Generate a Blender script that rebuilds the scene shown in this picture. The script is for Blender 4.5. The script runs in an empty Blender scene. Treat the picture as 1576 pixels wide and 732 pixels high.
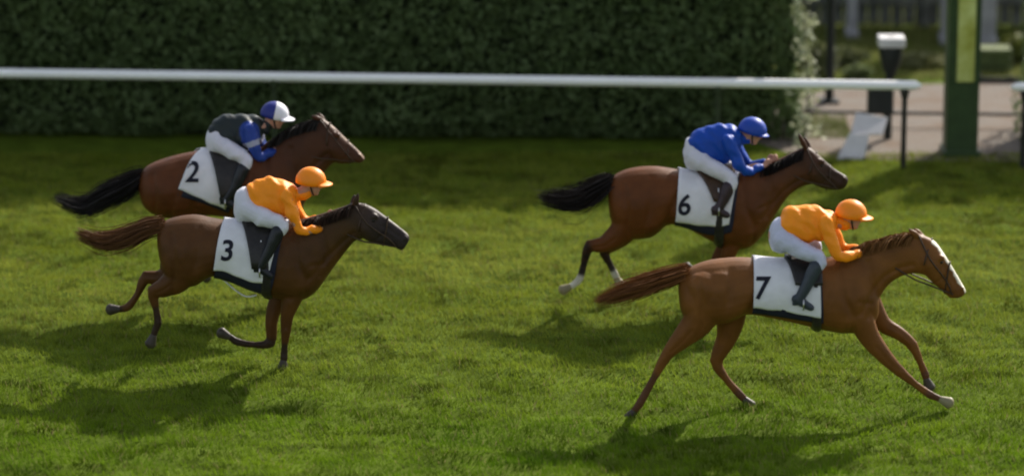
import bpy, bmesh, math, random
import numpy as np
from mathutils import Vector, Matrix
from mathutils.bvhtree import BVHTree

random.seed(7)
RNG = np.random.default_rng(11)
sc = bpy.context.scene
COL = sc.collection

# ------------------------------------------------------------------ camera
F, W, HH = 6000.0, 1576.0, 732.0
PITCH = math.atan(1496.0 / F)
CAMH = math.cos(PITCH) * 1755.0 / 170.0
CP, SP = math.cos(PITCH), math.sin(PITCH)
cam_d = bpy.data.cameras.new('camera')
cam_d.sensor_width = 36.0
cam_d.lens = 36.0 * F / W
cam_d.clip_start = 0.5
cam_d.clip_end = 2000
cam_d.dof.use_dof = True
cam_d.dof.focus_distance = 35.8
cam_d.dof.aperture_fstop = 0.55
cam = bpy.data.objects.new('camera', cam_d)
COL.objects.link(cam)
cam.location = (0, 0, CAMH)
cam.rotation_euler = (math.pi / 2 - PITCH, 0, 0)
sc.camera = cam
CAMP = Vector((0, 0, CAMH))

# ------------------------------------------------------------------ light
SUNV = Vector((0.80, 1.2, 1.0)).normalized()
EL = math.asin(SUNV.z)
ROT = math.atan2(SUNV.x, SUNV.y)
w = bpy.data.worlds.new('World')
sc.world = w
w.use_nodes = True
nt = w.node_tree
sky = nt.nodes.new('ShaderNodeTexSky')
sky.sky_type = 'NISHITA'
sky.sun_disc = False
sky.sun_elevation = EL
sky.sun_rotation = ROT
sky.air_density = 1.0
sky.dust_density = 2.0
bg = nt.nodes['Background']
bg.inputs['Strength'].default_value = 0.13
hs = nt.nodes.new('ShaderNodeHueSaturation')                      # thin veil of cloud: a paler sky
hs.inputs['Saturation'].default_value = 0.45
nt.links.new(sky.outputs[0], hs.inputs['Color'])
nt.links.new(hs.outputs[0], bg.inputs[0])
sun_d = bpy.data.lights.new('sun', 'SUN')
sun_d.energy = 4.6
sun_d.angle = math.radians(0.9)
sun_d.color = (1.0, 0.93, 0.82)
sun = bpy.data.objects.new('sun', sun_d)
COL.objects.link(sun)
sun.rotation_euler = (-SUNV).to_track_quat('-Z', 'Y').to_euler()
sun.location = (10, 60, 30)
sc.view_settings.view_transform = 'Standard'
sc.view_settings.look = 'None'
sc.view_settings.exposure = 0.6
sc.view_settings.gamma = 1.0
sc.cycles.use_denoising = True
sc.cycles.filter_width = 2.0

# ------------------------------------------------------------------ helpers
def ray(px, py):
    u, v = px - W / 2, py - HH / 2
    return Vector((u, F * CP - v * SP, -F * SP - v * CP))

def at(px, py, Y):
    """point of the vertical plane at depth Y that the pixel looks at"""
    d = ray(px, py)
    return CAMP + d * (Y / d.y)

def on_ground(px, py, z=0.0):
    d = ray(px, py)
    return CAMP + d * ((z - CAMH) / d.z)

def vnoise(x, y, seed):
    """smooth value noise, numpy arrays"""
    xi, yi = np.floor(x).astype(np.int64), np.floor(y).astype(np.int64)
    fx, fy = x - xi, y - yi
    fx, fy = fx * fx * (3 - 2 * fx), fy * fy * (3 - 2 * fy)
    def h(a, b):
        n = (a * 374761393 + b * 668265263 + seed * 974634777) & 0x7fffffff
        n = ((n ^ (n >> 13)) * 1274126177) & 0x7fffffff
        return ((n ^ (n >> 16)) & 0xffff) / 65535.0
    a, b, c, d = h(xi, yi), h(xi + 1, yi), h(xi, yi + 1), h(xi + 1, yi + 1)
    return (a * (1 - fx) + b * fx) * (1 - fy) + (c * (1 - fx) + d * fx) * fy

def tag(o, label=None, cat=None, group=None, kind=None):
    if label: o['label'] = label
    if cat: o['category'] = cat
    if group: o['group'] = group
    if kind: o['kind'] = kind
    return o

def empty(name, loc):
    o = bpy.data.objects.new(name, None)
    o.empty_display_size = 0.2
    COL.objects.link(o)
    o.location = loc
    return o

class Buf:
    def __init__(self):
        self.v, self.f = [], []
    def add(self, vs, fs):
        n = len(self.v)
        self.v += [tuple(p) for p in vs]
        self.f += [tuple(i + n for i in q) for q in fs]
    def box(self, c, s, rz=0.0):
        cx, cy, cz = c
        hx, hy, hz = s[0] / 2, s[1] / 2, s[2] / 2
        vs = []
        for z in (-hz, hz):
            for x, y in ((-hx, -hy), (hx, -hy), (hx, hy), (-hx, hy)):
                vs.append((cx + x * math.cos(rz) - y * math.sin(rz), cy + x * math.sin(rz) + y * math.cos(rz), cz + z))
        self.add(vs, [(3, 2, 1, 0), (4, 5, 6, 7), (0, 1, 5, 4), (1, 2, 6, 5), (2, 3, 7, 6), (3, 0, 4, 7)])
    def rings(self, rings):
        """closed skin over a list of rings of equal length"""
        n = len(rings[0]); vs = [p for r in rings for p in r]; fs = []
        for k in range(len(rings) - 1):
            for i in range(n):
                j = (i + 1) % n
                fs.append((k * n + i, k * n + j, (k + 1) * n + j, (k + 1) * n + i))
        c0 = sum((Vector(p) for p in rings[0]), Vector()) / n
        c1 = sum((Vector(p) for p in rings[-1]), Vector()) / n
        a = len(vs); vs += [c0, c1]
        L = (len(rings) - 1) * n
        for i in range(n):
            j = (i + 1) % n
            fs.append((j, i, a)); fs.append((L + i, L + j, a + 1))
        self.add(vs, fs)
    def tube(self, pts, rad, n=12, flat=None, sub=4, lat=Vector((0, 1, 0))):
        """rounded tube through pts; flat = lateral radii"""
        P = [Vector(p) for p in pts]
        R = [(r, (flat[i] if flat else r)) for i, r in enumerate(rad)]
        Q, S = [], []
        m = len(P)
        for i in range(m - 1):
            for k in range(sub):
                t = k / sub
                Q.append(crv(P, i, t)); S.append((R[i][0] * (1 - t) + R[i + 1][0] * t, R[i][1] * (1 - t) + R[i + 1][1] * t))
        Q.append(P[-1]); S.append(R[-1])
        rings = []
        K = len(Q)
        for i in range(K):
            d = (Q[min(i + 1, K - 1)] - Q[max(i - 1, 0)])
            if d.length < 1e-7: d = Vector((0, 0, 1))
            d.normalize()
            l = lat - d * lat.dot(d)
            if l.length < 0.05:
                l = Vector((1, 0, 0)) - d * d.x
            l.normalize()
            q = d.cross(l)
            def ring(c, a, b):
                return [c + q * (a * math.sin(2 * math.pi * j / n)) + l * (b * math.cos(2 * math.pi * j / n)) for j in range(n)]
            a, b = S[i]
            if i == 0:
                for e, s in ((0.95, 0.3), (0.7, 0.71), (0.35, 0.93)):
                    rings.append(ring(Q[0] - d * min(a, b) * e, a * s, b * s))
            rings.append(ring(Q[i], a, b))
            if i == K - 1:
                for e, s in ((0.35, 0.93), (0.7, 0.71), (0.95, 0.3)):
                    rings.append(ring(Q[-1] + d * min(a, b) * e, a * s, b * s))
        self.rings(rings)
    def ball(self, c, ax, n=12, m=8):
        """ellipsoid with three axis vectors"""
        c = Vector(c); X, Y, Z = [Vector(a) for a in ax]
        rings = []
        for i in range(m + 1):
            p = math.pi * (0.04 + 0.92 * i / m) 
            rings.append([c + Z * math.cos(p) + (X * math.cos(2 * math.pi * j / n) + Y * math.sin(2 * math.pi * j / n)) * math.sin(p) for j in range(n)])
        self.rings(rings)
    def build(self, name, mat, parent=None, smooth=False, bevel=0.0):
        me = bpy.data.meshes.new(name)
        off = parent_world(parent)
        me.from_pydata([Vector(p) - off for p in self.v], [], self.f)
        bm = bmesh.new(); bm.from_mesh(me)
        bmesh.ops.recalc_face_normals(bm, faces=bm.faces)
        bm.to_mesh(me); bm.free()
        return link(name, me, mat, parent, smooth, bevel)

def parent_world(p):
    v = Vector((0, 0, 0))
    while p is not None:
        v += p.location
        p = p.parent
    return v

def link(name, me, mat, parent=None, smooth=False, bevel=0.0):
    o = bpy.data.objects.new(name, me)
    COL.objects.link(o)
    if parent: o.parent = parent
    if mat: me.materials.append(mat)
    if smooth:
        me.polygons.foreach_set('use_smooth', [True] * len(me.polygons))
    if bevel:
        b = o.modifiers.new('bevel', 'BEVEL'); b.width = bevel; b.segments = 2; b.limit_method = 'ANGLE'
    return o

def crv(P, i, t):
    """Catmull-Rom between P[i] and P[i+1] (Vectors or floats)"""
    a = P[max(i - 1, 0)]; b = P[i]; c = P[i + 1]; d = P[min(i + 2, len(P) - 1)]
    return (b * 2 + (c - a) * t + (a * 2 - b * 5 + c * 4 - d) * (t * t) + (b * 3 - a - c * 3 + d) * (t * t * t)) * 0.5

def remesh(buf, voxel, smooth):
    me = bpy.data.meshes.new('tmp')
    me.from_pydata(buf.v, [], buf.f)
    bm = bmesh.new(); bm.from_mesh(me)
    bmesh.ops.recalc_face_normals(bm, faces=bm.faces)
    bm.to_mesh(me); bm.free()
    o = bpy.data.objects.new('tmp', me); COL.objects.link(o)
    r = o.modifiers.new('r', 'REMESH'); r.mode = 'VOXEL'; r.voxel_size = voxel; r.adaptivity = 0
    s = o.modifiers.new('s', 'SMOOTH'); s.iterations = smooth; s.factor = 0.5
    dg = bpy.context.evaluated_depsgraph_get(); dg.update()
    m = bpy.data.meshes.new_from_object(o.evaluated_get(dg))
    bpy.data.objects.remove(o); bpy.data.meshes.remove(me)
    m.polygons.foreach_set('use_smooth', [True] * len(m.polygons))
    return m

def coords(me):
    a = np.empty(len(me.vertices) * 3, 'f'); me.vertices.foreach_get('co', a)
    return a.reshape(-1, 3)

def set_coords(me, a):
    me.vertices.foreach_set('co', np.ascontiguousarray(a, 'f').ravel()); me.update()

def set_col(me, rgb):
    at_ = me.color_attributes.new('Col', 'FLOAT_COLOR', 'POINT')
    c = np.ones((len(me.vertices), 4), 'f'); c[:, :3] = rgb
    at_.data.foreach_set('color', c.ravel())

def place(me, name, mat, parent):
    """mesh in world coordinates -> child in the parent's space"""
    a = coords(me); a -= np.array(parent_world(parent), 'f'); set_coords(me, a)
    return link(name, me, mat, parent, True)

# ------------------------------------------------------------------ materials
def mat(name, col=(0.5, 0.5, 0.5), rough=0.7, attr=False, var=0.0, scale=8.0, bump=0.0, bscale=40.0, spec=0.3, trans=0.0, metal=0.0, sheen=0.0, col2=None):
    m = bpy.data.materials.new(name); m.use_nodes = True
    t = m.node_tree; N, L = t.nodes, t.links
    p = N['Principled BSDF']
    p.inputs['Roughness'].default_value = rough
    p.inputs['Specular IOR Level'].default_value = spec
    p.inputs['Metallic'].default_value = metal
    if sheen: 
        p.inputs['Sheen Weight'].default_value = sheen
    tc = N.new('ShaderNodeTexCoord')
    if attr:
        a = N.new('ShaderNodeVertexColor'); a.layer_name = 'Col'; src = a.outputs['Color']
    else:
        a = N.new('ShaderNodeRGB'); a.outputs[0].default_value = (*col, 1); src = a.outputs[0]
    if var or col2:
        n = N.new('ShaderNodeTexNoise'); n.inputs['Scale'].default_value = scale; n.inputs['Detail'].default_value = 5
        L.new(tc.outputs['Object'], n.inputs['Vector'])
        if col2:
            r = N.new('ShaderNodeValToRGB'); r.color_ramp.elements[0].position = 0.35; r.color_ramp.elements[1].position = 0.65
            L.new(n.outputs[0], r.inputs[0])
            x = N.new('ShaderNodeMix'); x.data_type = 'RGBA'
            L.new(r.outputs[0], x.inputs[0]); L.new(src, x.inputs[6]); x.inputs[7].default_value = (*col2, 1)
            src = x.outputs[2]
        if var:
            mr = N.new('ShaderNodeMapRange'); mr.inputs[1].default_value = 0.3; mr.inputs[2].default_value = 0.7
            mr.inputs[3].default_value = 1 - var; mr.inputs[4].default_value = 1 + var
            L.new(n.outputs[0], mr.inputs[0])
            x = N.new('ShaderNodeVectorMath'); x.operation = 'SCALE'
            L.new(src, x.inputs[0]); L.new(mr.outputs[0], x.inputs['Scale'])
            src = x.outputs[0]
    L.new(src, p.inputs['Base Color'])
    if bump:
        n2 = N.new('ShaderNodeTexNoise'); n2.inputs['Scale'].default_value = bscale; n2.inputs['Detail'].default_value = 4
        L.new(tc.outputs['Object'], n2.inputs['Vector'])
        b = N.new('ShaderNodeBump'); b.inputs['Strength'].default_value = bump; b.inputs['Distance'].default_value = 0.02
        L.new(n2.outputs[0], b.inputs['Height']); L.new(b.outputs[0], p.inputs['Normal'])
    if trans:
        tr = N.new('ShaderNodeBsdfTranslucent'); L.new(src, tr.inputs['Color'])
        mx = N.new('ShaderNodeMixShader'); mx.inputs[0].default_value = trans
        L.new(p.outputs[0], mx.inputs[1]); L.new(tr.outputs[0], mx.inputs[2])
        L.new(mx.outputs[0], N['Material Output'].inputs['Surface'])
    return m

M = dict(
    soil=mat('turf soil', (0.075, 0.11, 0.010), 0.95, var=0.3, scale=3.0, bump=0.6, bscale=30, spec=0.05),
    grass=mat('grass blades', attr=True, rough=0.7, spec=0.04, trans=0.38),
    leaf=mat('leaves', attr=True, rough=0.55, spec=0.2, trans=0.25),
    coat=mat('horse coat', attr=True, rough=0.5, var=0.2, scale=6.0, bump=0.16, bscale=60, spec=0.17),
    hair=mat('horse hair', attr=True, rough=0.6, spec=0.1, trans=0.1),
    hoof=mat('hoof horn', (0.05, 0.04, 0.03), 0.5, var=0.3),
    pale_hoof=mat('pale hoof horn', (0.24, 0.21, 0.12), 0.5, var=0.2),
    eye=mat('eye', (0.01, 0.007, 0.005), 0.3, spec=0.3),
    white_cloth=mat('white cloth', (0.68, 0.68, 0.72), 0.8, var=0.06, scale=9, bump=0.5, bscale=9, spec=0.15),
    navy=mat('navy cloth', (0.012, 0.014, 0.03), 0.8, var=0.2, bump=0.3, bscale=20),
    black_ink=mat('black number', (0.008, 0.008, 0.02), 0.7),
    leather=mat('black leather', (0.02, 0.018, 0.018), 0.4, var=0.3, scale=20),
    brown_leather=mat('brown leather', (0.05, 0.028, 0.016), 0.45, var=0.3, scale=20),
    skin=mat('skin', (0.48, 0.25, 0.17), 0.5, var=0.06, scale=20),
    goggle=mat('goggle lens', (0.03, 0.03, 0.03), 0.15, spec=0.6),
    steel=mat('stirrup steel', (0.5, 0.5, 0.5), 0.3, metal=1.0),
    rail=mat('white rail plastic', (0.93, 0.93, 0.92), 0.35, var=0.05, scale=2.0, spec=0.4),
    dark_post=mat('dark rail post', (0.022, 0.022, 0.018), 0.6, var=0.25, scale=12),
    green_post=mat('mossy green post', (0.035, 0.050, 0.022), 0.8, var=0.2),
    green_paint=mat('dark green paint', (0.033, 0.062, 0.020), 0.5, var=0.2, scale=6, bump=0.1),
    lime_paint=mat('faded lime paint', (0.42, 0.44, 0.075), 0.55, var=0.25, scale=5, col2=(0.44, 0.48, 0.17)),
    gravel=mat('gravel', (0.25, 0.222, 0.195), 0.95, var=0.25, scale=2.6, bump=0.8, bscale=60, spec=0.1, col2=(0.15, 0.115, 0.09)),
    grey_stone=mat('grey stone', (0.38, 0.37, 0.39), 0.85, var=0.18, scale=6, bump=0.3),
    dark_wood=mat('dark fence wood', (0.11, 0.115, 0.10), 0.8, var=0.4, scale=5, bump=0.3),
    black_metal=mat('black metal', (0.02, 0.024, 0.024), 0.5, var=0.2),
    white_plastic=mat('white plastic', (0.58, 0.57, 0.58), 0.5, var=0.08),
    bark=mat('bark', (0.06, 0.05, 0.035), 0.9, var=0.4, bump=0.5),
    slat=mat('green slat paint', (0.11, 0.14, 0.05), 0.7, var=0.25),
)
def fabric(name, col, **k):
    return mat(name, col, 0.55, var=0.07, scale=10, bump=0.55, bscale=13, spec=0.25, sheen=0.15, **k)

# ------------------------------------------------------------------ ground
def hgt(x, y):
    a = (vnoise(x * 2.1, y * 3.0, 1) - .5) * 0.05 + (vnoise(x * 4.6, y * 5.6, 2) - .5) * 0.034 + (vnoise(x * 11, y * 13, 3) - .5) * 0.014
    fade = np.clip((44.0 - y) / 1.5, 0, 1) * np.clip((y - 26) / 3, 0, 1) * np.clip((12 - np.abs(x)) / 2, 0, 1)
    return a * fade

def axis(lo, hi, step, far):
    mid = np.arange(lo, hi, step)
    out = [hi + step * (1.5 ** k) for k in range(1, 40) if hi + step * (1.5 ** k) < far]
    return np.array([lo - (v - hi) for v in out][::-1] + list(mid) + [hi] + out)

gx, gy = axis(-9, 9, 0.06, 400), axis(29, 45, 0.06, 400)
X, Y = np.meshgrid(gx, gy)
Z = hgt(X, Y)
ni, nj = len(gy), len(gx)
idx = np.arange(ni * nj).reshape(ni, nj)
quads = np.stack([idx[:-1, :-1], idx[:-1, 1:], idx[1:, 1:], idx[1:, :-1]], -1).reshape(-1, 4)
me = bpy.data.meshes.new('ground')
me.from_pydata(np.stack([X, Y, Z], -1).reshape(-1, 3).tolist(), [], quads.tolist())
g = link('ground', me, M['soil'], None, True)
tag(g, 'green turf of the racecourse under the horses', 'ground', kind='structure')

def blades(name, x, y, hmul, wid, cols, z0=None):
    n = len(x)
    z = hgt(x, y) if z0 is None else z0
    clump = vnoise(x * 2.6, y * 3.2, 21) * 0.5 + vnoise(x * 6.0, y * 7, 22) * 0.5
    h = hmul * (0.6 + 0.75 * clump ** 2) * RNG.uniform(0.7, 1.25, n)
    ang = RNG.uniform(0, math.pi, n)
    la = vnoise(x * 2.2, y * 2.6, 31) * 6.28 + RNG.normal(0, 0.9, n)
    lean = h * RNG.uniform(0.2, 1.0, n)
    dx, dy = np.cos(ang) * wid / 2, np.sin(ang) * wid / 2
    v = np.zeros((n, 3, 3), 'f')
    v[:, 0] = np.stack([x - dx, y - dy, z - 0.01], -1)
    v[:, 1] = np.stack([x + dx, y + dy, z - 0.01], -1)
    v[:, 2] = np.stack([x + np.cos(la) * lean, y + np.sin(la) * lean, z + h], -1)
    me = bpy.data.meshes.new(name)
    me.vertices.add(n * 3); me.loops.add(n * 3); me.polygons.add(n)
    me.vertices.foreach_set('co', v.ravel())
    me.loops.foreach_set('vertex_index', np.arange(n * 3, dtype='i'))
    me.polygons.foreach_set('loop_start', np.arange(0, n * 3, 3, dtype='i'))
    me.update(calc_edges=True)
    set_col(me, np.repeat(cols, 3, axis=0))
    return link(name, me, M['grass'])

n = 420000
x = RNG.uniform(-9, 9, n); y = RNG.uniform(30.5, 44.2, n)
keep = np.abs(x) < 1.3 + y * 0.15
x, y = x[keep], y[keep]; n = len(x)
t = vnoise(x * 0.55, y * 0.8, 41) * .55 + vnoise(x * 1.9, y * 2.8, 42) * .45
t = np.clip((t - .25) / .5, 0, 1)[:, None]
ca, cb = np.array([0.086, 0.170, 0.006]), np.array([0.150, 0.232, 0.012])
far = np.clip((y - 33.0) / 4.5, 0, 1)[:, None]                       # paler, yellower turf towards the rail
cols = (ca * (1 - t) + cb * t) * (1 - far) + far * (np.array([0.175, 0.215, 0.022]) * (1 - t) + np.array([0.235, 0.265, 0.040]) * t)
cols *= RNG.uniform(0.82, 1.18, (n, 1))
scar = vnoise(x * 2.4 + 9, y * 4.6, 61) * .6 + vnoise(x * 6, y * 9, 62) * .4   # hoof marks: darker, damp grass
cols *= (1 - .45 * np.clip((scar - .60) / .10, 0, 1))[:, None]
fleck = vnoise(x * 4.4 + 3, y * 3.6, 63) * .65 + vnoise(x * 9, y * 7, 64) * .35
cols *= (1 - .5 * np.clip((fleck - .69) / .07, 0, 1))[:, None]
dry = RNG.random(n) < 0.05
cols[dry] = np.array([0.22, 0.19, 0.08])
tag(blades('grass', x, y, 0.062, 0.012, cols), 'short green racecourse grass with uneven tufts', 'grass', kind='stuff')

# gravel path behind the rail, with a strip of lawn beyond
buf = Buf()
pl = [on_ground(1120, 205), on_ground(1225, 240), on_ground(1330, 246), on_ground(1700, 252)]
pr = [on_ground(1120, 172), on_ground(1225, 150), on_ground(1300, 132), on_ground(1700, 126)]
for k in range(3):
    n0 = [Vector((p.x, p.y, 0.006)) for p in (pl[k], pl[k + 1], pr[k + 1], pr[k])]
    buf.add(n0, [(0, 1, 2, 3)])
tag(buf.build('path', M['gravel']), 'beige gravel path behind the white rail', 'path', kind='structure')

def scatter_grass(name, label, poly, n, h, c0, c1):
    xs = np.array([p[0] for p in poly]); ys = np.array([p[1] for p in poly])
    x = RNG.uniform(xs.min(), xs.max(), n); y = RNG.uniform(ys.min(), ys.max(), n)
    t = RNG.random((n, 1))
    o = blades(name, x, y, h, 0.02, np.array(c0) * (1 - t) + np.array(c1) * t, z0=np.full(n, 0.0))
    return tag(o, label, 'grass', kind='stuff')
a, b = on_ground(1225, 124), on_ground(1650, 0)
scatter_grass('lawn', 'rough sunlit lawn beyond the gravel path', [(a.x - .5, a.y), (b.x + 2, a.y), (b.x + 2, b.y)], 26000, 0.09, (0.12, 0.14, 0.04), (0.24, 0.24, 0.09))
a, b = on_ground(1245, 214), on_ground(1300, 178)
o_ = scatter_grass('grass_patch', 'small pale green grass patch in the gravel beside the hedge end', [(a.x, a.y), (b.x, b.y)], 1600, 0.05, (0.12, 0.15, 0.05), (0.20, 0.21, 0.09))

# ------------------------------------------------------------------ leaves
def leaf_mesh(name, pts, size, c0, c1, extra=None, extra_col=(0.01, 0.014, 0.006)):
    n = len(pts)
    pts = np.asarray(pts, 'f')
    d = RNG.normal(size=(n, 3)); d /= np.linalg.norm(d, axis=1)[:, None]
    e = RNG.normal(size=(n, 3)); e -= d * (e * d).sum(1)[:, None]; e /= np.linalg.norm(e, axis=1)[:, None]
    s = size * RNG.uniform(0.6, 1.4, (n, 1))
    v = np.stack([pts - d * s, pts + e * s * .55, pts + d * s, pts - e * s * .55], 1).reshape(-1, 3)
    t = RNG.random((n, 1)) ** 1.5
    c = np.repeat(np.array(c0) * (1 - t) + np.array(c1) * t, 4, axis=0)
    f = np.arange(n * 4).reshape(n, 4).tolist()
    v = v.tolist()
    if extra:
        k = len(v); v += [tuple(p) for p in extra.v]; f += [[i + k for i in q] for q in extra.f]
        c = np.vstack([c, np.tile(np.array(extra_col), (len(extra.v), 1))])
    me = bpy.data.meshes.new(name); me.from_pydata(v, [], f); set_col(me, c)
    return me

def hedge(name, label, x0, x1, yf0, yf1, depth, height, dens):
    """clipped hedge with its front along (x0,yf0)-(x1,yf1)"""
    L = x1 - x0
    def front(x): return yf0 + (yf1 - yf0) * (x - x0) / L
    def bump(a, b, s): return (vnoise(a * 1.6, b * 1.6, s) - .5) * 0.22 + (vnoise(a * 5, b * 5, s + 1) - .5) * 0.14
    P = []
    n = int(L * height * dens)
    x = RNG.uniform(x0, x1, n); z = height * RNG.random(n) ** 1.05
    x = np.minimum(x, x1 - .26 * vnoise(z * 2.6, z * 0 + 3, 77) * RNG.random(n) - .16 * vnoise(z * 7, z * 0 + 5, 78))
    tuck = 0.22 * np.clip(1 - z / 0.25, 0, 1)                      # the foot of the hedge is thinner
    P.append(np.stack([x, front(x) + bump(x, z, 5) + tuck + np.abs(RNG.normal(0, .05, n)), z + 0.03], -1))
    for xe, sgn, dm in ((x1, 1, 2.2), (x0, -1, .5)):
        n = int(depth * height * dens * dm)
        yy = RNG.uniform(0, depth, n); z = RNG.uniform(0.03, height, n)
        P.append(np.stack([xe + sgn * (bump(yy, z, 9) * 1.2 - np.abs(RNG.normal(0, .06, n))), front(xe) + yy, z], -1))
    n = int(L * depth * dens * .5)
    x = RNG.uniform(x0, x1, n); yy = RNG.uniform(0, depth, n)
    P.append(np.stack([x, front(x) + yy, height + bump(x, yy, 13)], -1))
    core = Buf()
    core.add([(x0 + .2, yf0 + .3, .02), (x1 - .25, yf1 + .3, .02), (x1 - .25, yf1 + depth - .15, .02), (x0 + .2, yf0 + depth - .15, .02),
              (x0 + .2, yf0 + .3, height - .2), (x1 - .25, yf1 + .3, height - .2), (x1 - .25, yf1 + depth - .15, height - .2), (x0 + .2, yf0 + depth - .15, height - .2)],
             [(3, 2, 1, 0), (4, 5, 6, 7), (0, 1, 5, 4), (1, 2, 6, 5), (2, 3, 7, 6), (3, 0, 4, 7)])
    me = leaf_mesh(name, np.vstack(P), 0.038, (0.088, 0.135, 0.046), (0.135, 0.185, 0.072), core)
    return tag(link(name, me, M['leaf']), label, 'hedge')

hl, hr = on_ground(0, 214), on_ground(1222, 222)
sl = (hr.y - hl.y) / (hr.x - hl.x)
hedge('hedge', 'long tall dark green clipped hedge behind the white rail', hl.x - 3.5, hr.x, hl.y - 3.5 * sl, hr.y, 1.3, 2.75, 1500)
q = on_ground(1590, 228)  # hedge outside the view, added to throw shade across the grass
hedge('hedge', 'unseen clipped green hedge right of the finish post, added for its shade', q.x, q.x + 4, q.y, q.y, 1.2, 2.35, 900)

# ------------------------------------------------------------------ running rails
RZ = 0.97
def rail(name, label, pxs, post_px, end_left, end_right, post_mats):
    a, b = on_ground(*pxs[0], RZ), on_ground(*pxs[1], RZ)
    root = empty(name, ((a.x + b.x) / 2, (a.y + b.y) / 2, 0))
    tag(root, label, 'rail', 'white running rails')
    d = (b - a).normalized()
    bf = Buf()
    P, R = [a], [0.054]
    if end_left: P, R = [a, a + d * .05, a + d * .14, a + d * .3, a + d * .5], [.02, .05, .054, .054, .054]
    if end_right: P += [b - d * (.5 + .6 * k) for k in range(9, -1, -1)] + [b - d * .3, b - d * .16, b - d * .05, b]; R += [.054] * 12 + [.055, .022]
    else: P.append(b); R.append(.054)
    bf.tube(P, R, n=16, sub=1, flat=[r * 1.15 for r in R])
    bf.build('rail_bar', M['rail'], root, True)
    L = (b - a).length
    for k, (px, hid) in enumerate(post_px):
        tt = (on_ground(px, 130, RZ).x - a.x) / (b.x - a.x)
        p = a + (b - a) * tt
        pb = Buf()
        pb.tube([(p.x, p.y, -0.05), (p.x, p.y, .5), (p.x, p.y, RZ - .03)], [.034, .032, .032], n=10, sub=2)
        pb.tube([(p.x, p.y, RZ - .12), (p.x, p.y, RZ - .055)], [.045, .06], n=10, sub=1)
        pb.build('post', post_mats if px > 1300 else M['green_post'], root, True)
    return root
rail('running_rail', 'long white running rail in front of the tall hedge', [(-700, 103), (1416, 132)], [(-330, 0), (418, 0), (1105, 0), (1392, 0)], False, True, M['dark_post'])
rail('running_rail', 'white rail end right of the green finish post', [(1558, 134), (2100, 141)], [(1575, 0), (2000, 0)], True, False, M['dark_post'])

# ------------------------------------------------------------------ finish post
b0 = on_ground(1480, 243)
fp = tag(empty('finish_post', (b0.x, b0.y, 0)), 'thick dark green square post with a pale lime strip, in the gap of the rail', 'post')
bf = Buf(); bf.box((b0.x, b0.y + .2, 2.1), (.37, .40, 4.2)); bf.build('column', M['green_paint'], fp, bevel=.012)
bf = Buf(); bf.box((b0.x, b0.y + .2, .03), (.43, .46, .10)); bf.build('base', M['green_paint'], fp, bevel=.01)
zt = at(1480, 126, b0.y).z
bf = Buf(); bf.box((b0.x + .015, b0.y - .012, (zt + 3.9) / 2), (.205, .03, 3.9 - zt)); bf.build('strip', M['lime_paint'], fp, bevel=.006)
for s in (-1, 1):
    bf = Buf(); bf.box((b0.x + .015 + s * .118, b0.y - .014, (zt + 3.9) / 2), (.024, .04, 3.9 - zt + .06)); bf.build('trim', M['green_paint'], fp, bevel=.004)

# ------------------------------------------------------------------ things behind the rail
def pole(px, py, rad, h):
    p = on_ground(px, py)
    r = tag(empty('lamp_pole', p), 'thin dark straight pole rising beside the sunlit hedge end', 'pole')
    bf = Buf(); bf.tube([(p.x, p.y, 0), (p.x, p.y, h / 2), (p.x, p.y, h)], [rad, rad * .95, rad * .85], n=14); bf.build('shaft', M['black_metal'], r, True)
    bf = Buf(); bf.box((p.x, p.y, .02), (rad * 4.2, rad * 4.2, .05)); bf.build('base_plate', M['black_metal'], r, bevel=.008)
    bf = Buf(); bf.tube([(p.x, p.y, h - .02), (p.x, p.y, h + .3)], [.06, .14], n=14); bf.build('lamp_head', M['white_plastic'], r, True)
pole(1276, 158, .056, 3.2)

p = on_ground(1366, 214)
bx = tag(empty('bollard', p), 'dark post with a white capped head and a box on its side', 'bollard')
bf = Buf(); bf.tube([(p.x, p.y, 0), (p.x, p.y, .5), (p.x, p.y, 1.02)], [.05, .045, .042], n=12); bf.build('shaft', M['black_metal'], bx, True)
hc = at(1371, 86, p.y)
bf = Buf(); bf.tube([(hc.x, p.y, hc.z - .24), (hc.x, p.y, hc.z - .13), (hc.x, p.y, hc.z), (hc.x, p.y, hc.z + .1)], [.05, .10, .135, .14], n=16, sub=2); bf.build('head', M['black_metal'], bx, True)
bf = Buf(); bf.box((hc.x, p.y, hc.z + .175), (.31, .31, .115)); bf.build('cap', M['white_plastic'], bx, bevel=.02)
bc = at(1355, 156, p.y - .1)
bf = Buf(); bf.box((bc.x, p.y - .08, bc.z), (.30, .22, .29)); bf.build('box', M['black_metal'], bx, bevel=.02)
bf = Buf(); bf.box((bc.x, p.y - .08, bc.z + .16), (.32, .24, .03)); bf.build('box_lid', M['black_metal'], bx, bevel=.008)

# folded white board
p = on_ground(1310, 245)
bd = tag(empty('folded_board', p), 'flat white folded board lying open on the gravel behind the rail', 'board')
def board(name, q):
    f = [at(px, py, p.y + d) for px, py, d in q]
    n_ = (f[1] - f[0]).cross(f[3] - f[0]).normalized() * .02
    bf = Buf(); bf.add([v - n_ for v in f] + [v + n_ for v in f], [(3, 2, 1, 0), (4, 5, 6, 7), (0, 1, 5, 4), (1, 2, 6, 5), (2, 3, 7, 6), (3, 0, 4, 7)])
    bf.build(name, M['white_plastic'], bd, bevel=.006)
board('lower_panel', [(1287, 246, -.02), (1329, 247, -.02), (1338, 208, .14), (1307, 206, .14)])
board('upper_panel', [(1309, 207, .16), (1358, 208, .22), (1366, 182, .42), (1317, 174, .36)])

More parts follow.
